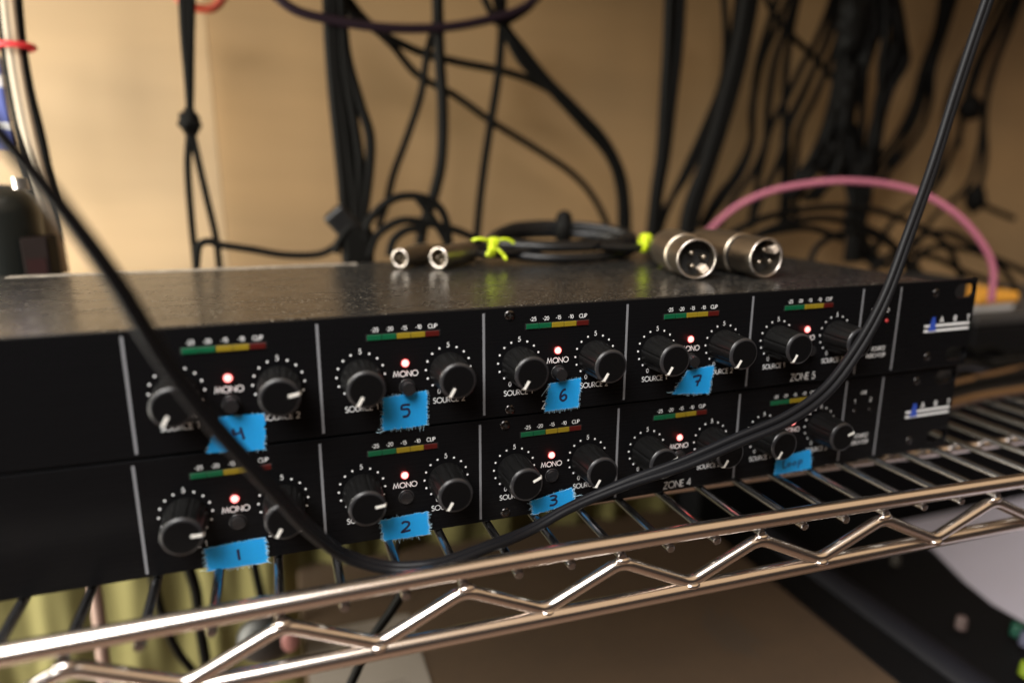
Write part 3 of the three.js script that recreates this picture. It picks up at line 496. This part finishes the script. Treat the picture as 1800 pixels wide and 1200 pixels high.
// loops resting behind the lid
{
  hang('hanging_cable', [[640, 420], [650, 385], [690, 350], [735, 345], [770, 362], [786, 395], [790, 440]], -200, 2.6, 'black cable loop standing up behind the slim plugs, the taller arch', M.cableMatte, [[[648, 450], [664, 412], [705, 388], [750, 392], [800, 404], [835, 420], [860, 440]], [[684, 450], [692, 422], [715, 404], [745, 402]], [[590, 445], [596, 425], [618, 400], [650, 420]], [[732, 345], [758, 380], [782, 420], [790, 450]]]);
  hang('hanging_cable', [[1268, 420], [1330, 388], [1400, 370], [1470, 364], [1540, 370], [1592, 388], [1640, 412], [1670, 440], [1690, 490]], -175, 2.5, 'black cable arching just under the pink one at the right', M.cableMatte, [[[1600, 480], [1620, 445], [1650, 434], [1700, 438], [1750, 455], [1830, 490]], [[1300, 430], [1340, 412], [1420, 400], [1480, 420]], [[1290, 440], [1350, 404], [1430, 384], [1500, 392], [1560, 420], [1590, 460], [1600, 500]], [[1420, 470], [1440, 430], [1490, 408], [1550, 420], [1610, 470], [1640, 510]], [[1560, 470], [1610, 420], [1660, 408], [1710, 430], [1760, 470], [1800, 530]], [[1530, 480], [1570, 446], [1640, 452], [1700, 480], [1760, 500]]]);
}
{
  const P = [[1228, 425, -190], [1262, 390, -180], [1300, 360, -170], [1355, 336, -160], [1420, 323, -150], [1485, 318, -140], [1560, 324, -130], [1625, 342, -118], [1685, 380, -105], [1728, 430, -95], [1746, 475, -90], [1742, 530, -88]].map(a => onZ(...a));
  const o = P[0], t = thing('network_cable', 'pink network cable arching over behind the right end of the mixers', 'cable', [o.x, o.y, o.z]);
  part('cable_run', tube(P.map(p => [p.x - o.x, p.y - o.y, p.z - o.z]), 2.35, 120, 14), std([0.24, 0.065, 0.10], 0.7), t);
}
// grey cables with a red tie, far left
{
  const t = thing('cable_bundle', 'bundle of grey and black cables with a red tie at the far left', 'cable bundle', [0, 0, -240]);
  const run = (pts, r, m) => part('cable_run', tube(pts.map(([x, y, dz = 0]) => { const p = onZ(x, y, -240 + dz); return [p.x, p.y, p.z + 240]; }), r, 60, 10), m, t);
  const grey = std([0.28, 0.23, 0.17], 0.6), tan = std([0.36, 0.27, 0.18], 0.6);
  run([[8, -30], [20, 80], [36, 180], [58, 280], [82, 370], [100, 480]], 3.4, grey); run([[18, -30], [30, 80], [46, 180], [68, 280], [92, 370], [112, 480]], 3.2, tan);
  run([[-2, -30], [10, 90], [26, 190], [46, 290], [66, 380], [84, 480]], 2.4, M.cableMatte); run([[28, -30], [38, 80], [52, 160], [72, 240], [88, 320], [102, 400], [106, 440]], 2.6, M.cableMatte);
  const p = onZ(24, 82, -238), m = part('red_tie', new THREE.TorusGeometry(9.6 * MM, 1.7 * MM, 10, 36).scale(1, 0.8, 1).rotateX(Math.PI / 2 - 0.1).scale(1, 1, 0.75), std([0.5, 0.015, 0.02], 0.5), t); m.position.set(p.x * MM, p.y * MM, (p.z + 240) * MM);
}
// dark objects standing behind the lid at the far left
{
  const p = onZ(8, 500, -215), t = thing('black_bottle', 'black round-shouldered container cut by the left edge behind the mixers', 'container', [p.x, 3, -215]);
  part('body', lathe([[0, 0], [22, 0], [23, 2], [23, 112], [21, 121], [15, 127], [0, 128]], 48), std([0.008, 0.010, 0.009], 0.4), t);
  const q = onZ(38, 332, -192), c = part('cap', cylZ(4, 4, 6, 20).rotateX(-Math.PI / 2), M.nickelRim, t); c.position.copy(q.multiplyScalar(MM)).sub(t.position);
  const b = onZ(76, 470, -205), k = thing('brown_carton', 'small dark brown carton beside the black container at far left', 'carton', [b.x, 3, -205]);
  part('carton_body', rbox(13, 100, 20, 1, 0, 50, 0), phys([0.008, 0.005, 0.0045], 0.7, 0, { specularIntensity: 0.1 }), k); part('carton_label', box(9, 9, 0.4, 0, 84, 10.1), phys([0.012, 0.004, 0.004], 0.7, 0, { specularIntensity: 0.1 }), k);
  const w = onZ(-13, 180, -262), l = thing('blue_packet', 'blue and white packet peeking in at the left edge behind the cable bundle', 'packet', [w.x, w.y, -262]);
  part('packet_body', rbox(15, 52, 5, 1.5, 0, 0, 0), std([0.05, 0.07, 0.26], 0.6), l); part('packet_band', rbox(15.4, 8, 5.4, 1.5, 0, 12, 0), std([0.6, 0.6, 0.62], 0.5), l); part('packet_band', rbox(15.4, 6, 5.4, 1.5, 0, -14, 0), std([0.6, 0.6, 0.62], 0.5), l);
}

// ---------------------------------------------------------------- below the shelf
{
  // yellow fabric in folds
  const nx = 220, ny = 24, pos = [], uv = [], idx = [], xA = -140, xB = 520, yA = -16, yB = -330;
  for (let j = 0; j <= ny; j++) for (let i = 0; i <= nx; i++) { const u = i / nx, v = j / ny, x = xA + (xB - xA) * u, f = 0.55 * fbm(u * 13, v * 0.7, 2); pos.push((x + 3 * fbm(u * 5, v * 3, 5)) * MM, (yA + (yB - yA) * v) * MM, (-246 + 34 * f + 4 * Math.sin(u * 90 + v * 2)) * MM); uv.push(u * 6, v * 3); }
  for (let j = 0; j < ny; j++) for (let i = 0; i < nx; i++) { const a = j * (nx + 1) + i, b = a + nx + 1; idx.push(a, b, a + 1, a + 1, b, b + 1); }
  const g = new THREE.BufferGeometry(); g.setAttribute('position', new THREE.Float32BufferAttribute(pos, 3)); g.setAttribute('uv', new THREE.Float32BufferAttribute(uv, 2)); g.setIndex(idx); g.computeVertexNormals();
  solo('yellow_cloth', g, std([0.10, 0.088, 0.026], 0.95), 'yellow cloth hanging in folds below the shelf at the left', 'cloth');
}
{
  const under = 'cables hanging below the shelf';
  const hangU = (pts, r, mat, label) => { const P = pts.map(([x, y, z]) => onZ(x, y, z)), o = P.at(-1), t = thing('lower_cable', label, 'cable', [o.x, o.y, o.z], under); part('cable_run', tube(P.map(p => [p.x - o.x, p.y - o.y, p.z - o.z]), r, 60, 10), mat, t); };
  hangU([[160, 1000, -170], [172, 1070, -170], [180, 1140, -170], [188, 1230, -170]], 3.6, std([0.20, 0.13, 0.105], 0.6), 'beige pink cable hanging below the shelf at the lower left');
  hangU([[330, 990, -180], [345, 1040, -180], [350, 1090, -180], [360, 1150, -180], [375, 1240, -180]], 3.4, M.cableMatte, 'black cable dangling straight before the yellow cloth');
  hangU([[265, 1000, -185], [285, 1080, -185], [310, 1140, -185], [340, 1180, -185]], 2.6, M.cableMatte, 'black cable slanting right before the yellow cloth');
  hangU([[440, 960, -180], [455, 1030, -180], [470, 1110, -175], [460, 1220, -170]], 2.8, M.cableMatte, 'black cable hanging near the left side of the cardboard box');
  hangU([[720, 1020, -60], [690, 1070, -60], [650, 1130, -60], [600, 1240, -60]], 2.4, M.cableMatte, 'black cable lying slantwise over the cardboard box');
  hangU([[700, 950, -190], [690, 980, -190], [680, 1040, -190]], 2.6, M.cableMatte, 'short black cable seen through the deck wires behind the tape marked 2');
}
{
  // black pouch with pink spot near the lower left
  const p = onZ(470, 1120, -150), t = thing('black_pouch', 'black pouch with a pink patch below the shelf, left of the cardboard box', 'pouch', [p.x, p.y, -150]);
  const g = new THREE.SphereGeometry(22 * MM, 28, 20).scale(0.8, 0.75, 0.5); part('pouch_body', g, std([0.008, 0.008, 0.008], 0.5), t);
  part('patch', new THREE.SphereGeometry(5.5 * MM, 18, 12).scale(1, 1.4, 0.4).translate(13 * MM, 1 * MM, 9 * MM), std([0.30, 0.13, 0.12], 0.5), t);
}
{
  const yT = -150, bx0 = onY(524, 1010, yT).x, t = thing('cardboard_box', 'brown cardboard box lying under the shelf with faint printed lines on top', 'box', [315, yT - 120, -110]);
  const card = dataTex(512, 512, (x, y) => { const k = 1 + 0.10 * fbm(x * 0.012, y * 0.02, 6) + 0.05 * fbm(x * 0.1, y * 0.1, 3) + rr(-0.03, 0.03); return [168 * k, 134 * k, 98 * k]; });
  part('box_body', rbox(484 - bx0, 120, 330, 1.5, (484 + bx0) / 2 - 315, 60, -10), std([0.14, 0.132, 0.122], 0.85, 0, { map: card }), t);
  const inkM = std([0.04, 0.03, 0.022], 0.8);
  for (let i = 0; i < 6; i++) part('printed_line', box(1.2, 0.1, 30 + 8 * ((i * 13) % 4), 92 + i * 4.2, 120.08, 30), inkM, t);
}
{
  const a = onY(526, 1012, -149.6), b = onY(702, 1018, -149.6), w = b.x - a.x - 2, z0 = -165, z1 = -45;
  const t = thing('paper_sheet', 'pale beige paper with faint printed lines on the left end of the cardboard box', 'paper', [a.x + 1 + w / 2, -149.9, (z0 + z1) / 2]);
  part('sheet', box(w, 0.3, z1 - z0, 0, 0.2, 0), std([0.19, 0.165, 0.14], 0.85), t);
  for (let i = 0; i < 9; i++) part('printed_line', box(w * (0.34 + 0.16 * ((i * 37) % 5) / 5), 0.08, 1.0, w * 0.12, 0.42, 2 + i * 4.2), std([0.10, 0.08, 0.07], 0.8), t);
}
{
  const t = thing('black_device', 'black device with small coloured knobs under the shelf at the lower right', 'audio device', [560, -260, -90]);
  const R = [[1610, 925], [1650, 962], [1700, 1012], [1750, 1052], [1800, 1080], [1900, 1130]].map(p => onY(...p, -150)), s = new THREE.Shape();
  s.moveTo(485.5, 260); s.lineTo(485.5, -140); for (const r of [...R].reverse()) s.lineTo(r.x, -r.z); s.lineTo(R[0].x + 20, 260); s.closePath();
  // outline in x and -z, raised along y
  const g = new THREE.ExtrudeGeometry(new THREE.Shape([[486, -70], [486, 270], [R[0].x + 6, 270], ...R.map(r => [r.x, -r.z]), [640, -70]].map(q => new THREE.Vector2(q[0], q[1]))), { depth: 96, bevelEnabled: true, bevelSize: 5, bevelOffset: -5, bevelThickness: 5, bevelSegments: 4 }).rotateX(-Math.PI / 2).translate(-560, 6, 90).scale(MM, MM, MM);
  part('device_case', g, phys([0.005, 0.005, 0.0055], 0.5, 0, { specularIntensity: 0.3 }), t);
  part('edge_ridge', new THREE.CapsuleGeometry(11 * MM, 0.30, 8, 20).rotateX(Math.PI / 2).translate((528 - 560) * MM, 104 * MM, 0.06), phys([0.008, 0.008, 0.011], 0.45, 0, { specularIntensity: 0.5 }), t);
  const knobAt = (px, py, r, rgb) => { const p = onY(px, py, -145), m = part('device_knob', lathe([[0, 8], [r * 0.8, 8], [r, 7], [r * 1.1, 0]], 24), std(rgb, 0.4), t); m.position.copy(V(p.x - 560, 112, p.z + 90)); };
  knobAt(1690, 1096, 3.2, [0.10, 0.07, 0.065]); knobAt(1788, 1108, 3.6, [0.006, 0.05, 0.03]); knobAt(1804, 1125, 3.6, [0.08, 0.08, 0.12]); knobAt(1806, 1178, 4, [0.16, 0.22, 0.015]); knobAt(1575, 985, 3, [0.03, 0.025, 0.02]);
}
{
  const a = onY(1700, 893, -182).z, b = onY(1830, 884, -182);
  solo('white_board', rbox(560, 8, 420, 2, 900, -186, a + 210), std([0.50, 0.48, 0.56], 0.6), 'pale lilac white board lying beyond the black device at the lower right', 'board');
  const k = thing('black_crate', 'black crate on the lower level behind the pale board at the right', 'crate', [860, -330, a - 160]);
  part('crate_body', rbox(760, 268, 300, 4, 0, 134, 0), phys([0.005, 0.005, 0.0055], 0.7, 0, { specularIntensity: 0.12 }), k); part('crate_rim', rbox(766, 12, 306, 3, 0, 272, 0), phys([0.006, 0.006, 0.007], 0.7, 0, { specularIntensity: 0.12 }), k);
}
// behind the right end of the mixers
{
  const q = onZ(1758, 516, -120), x0 = onZ(1715, 530, -120).x, x1 = q.x + 26, xm = (x0 + x1) / 2, w = x1 - x0, bw = w + 230, bx = 115;
  const t = thing('orange_folder', 'orange yellow folder lying on the black box behind the right end', 'folder', [xm, q.y - 14, -165]);
  part('folder_cover', rbox(w - 6, 8, 88, 2, 0, 10, 0), std([0.62, 0.28, 0.03], 0.6), t); part('folder_pages', rbox(w - 9, 5.6, 84, 1, 0, 2.9, 0), std([0.42, 0.40, 0.38], 0.7), t);
  const k = thing('black_box', 'black hard box standing on the shelf behind the right end, under the orange folder', 'box', [xm, 0.2, -165]), h = q.y - 14.4;
  part('box_body', rbox(bw, h - 9, 96, 3, bx, (h - 9) / 2, 0), phys([0.006, 0.0055, 0.0055], 0.7, 0, { specularIntensity: 0.2 }), k); part('box_lid', rbox(bw + 2, 8.6, 98, 2, bx, h - 4.4, 0), std([0.04, 0.037, 0.034], 0.5), k);
}
{
  const t = thing('power_adapter', 'black power adapter block standing behind the right rack ear', 'adapter', [582, 0.2, -125]);
  part('adapter_case', rbox(66, 67, 40, 3, 0, 33.5, 0), std([0.006, 0.006, 0.006], 0.5), t); part('adapter_seam', rbox(66.6, 1.2, 40.6, 0.5, 0, 34, 0), std([0.002, 0.002, 0.002], 0.6), t);
}
{
  const lab = 'cables piled on the shelf beyond the right rack ears';
  const lay = (pts, r, mat, label) => { const P = pts.map(([x, y, z]) => onZ(x, y, z)), o = P[0], t = thing('shelf_cable', label, 'cable', [o.x, o.y, o.z], lab); part('cable_run', tube(P.map(p => [p.x - o.x, Math.max(p.y, r) - o.y, p.z - o.z]), r, 80, 10), mat, t); };
  const brown = std([0.085, 0.04, 0.012], 0.6);
  lay([[1660, 690, -70], [1700, 672, -75], [1745, 668, -80], [1790, 690, -85], [1840, 720, -85]], 3.4, brown, 'brown orange cable in the pile right of the rack ears, the brightest of them');
  lay([[1665, 650, -95], [1705, 640, -95], [1750, 648, -95], [1800, 668, -95], [1850, 690, -95]], 3.4, M.cableMatte, 'uppermost black cable in the pile right of the rack ears');
  lay([[1650, 712, -60], [1700, 700, -66], [1750, 706, -70], [1800, 722, -72], [1850, 735, -72]], 3.6, M.cableMatte, 'black cable below the brown orange one in the pile at the right');
  lay([[1650, 735, -50], [1700, 726, -55], [1760, 735, -58], [1820, 748, -60]], 3.2, M.cable, 'glossier black cable low in the pile at the right');
  lay([[1700, 622, -110], [1740, 612, -110], [1780, 630, -110], [1840, 655, -110]], 3.2, M.cableMatte, 'black cable arching against the black box at the right');
  lay([[1690, 600, -130], [1730, 640, -112], [1775, 655, -105], [1850, 640, -105]], 3.3, M.cable, 'black cable crossing down over the black box at the right');
  lay([[1660, 670, -84], [1700, 690, -76], [1750, 690, -74], [1850, 668, -90]], 3.2, M.cable, 'black cable crossing over the brown orange one in the pile');
  lay([[1655, 725, -54], [1720, 714, -58], [1790, 736, -60], [1850, 716, -66]], 3.2, M.cableMatte, 'black cable snaking through the lower part of the pile');
  [['a', 640, 0, -100], ['b', 660, 12, -92], ['c', 682, -8, -80], ['d', 745, 6, -56], ['e', 625, 10, -106]].forEach(([q, y, d, z], i) => lay([[1640, y + d, z], [1690, y - 6 - d, z], [1735, y + 4 + d, z - 3], [1785, y - 4, z - 3], [1850, y + 10 - d, z]], 2.6 + 0.3 * (i % 3), i % 2 ? M.cable : M.cableMatte, ['thin black cable at mid height of the pile at the right', 'black cable just above the brown orange one at the right', 'black cable crossing the brown orange one low', 'thin glossy black cable near the deck wires at the far right', 'thin black cable near the top of the pile at the right'][i]));
  lay([[1655, 752, -44], [1710, 742, -50], [1770, 752, -52], [1830, 764, -52]], 3.0, brown.clone(), 'dull brown cable lowest in the pile at the right');
}
// floor far below, seen through the deck
struct('floor', box(4000, 20, 3000, 500, -420, 600), std([0.13, 0.08, 0.055], 0.7));

renderer.render(scene, camera);
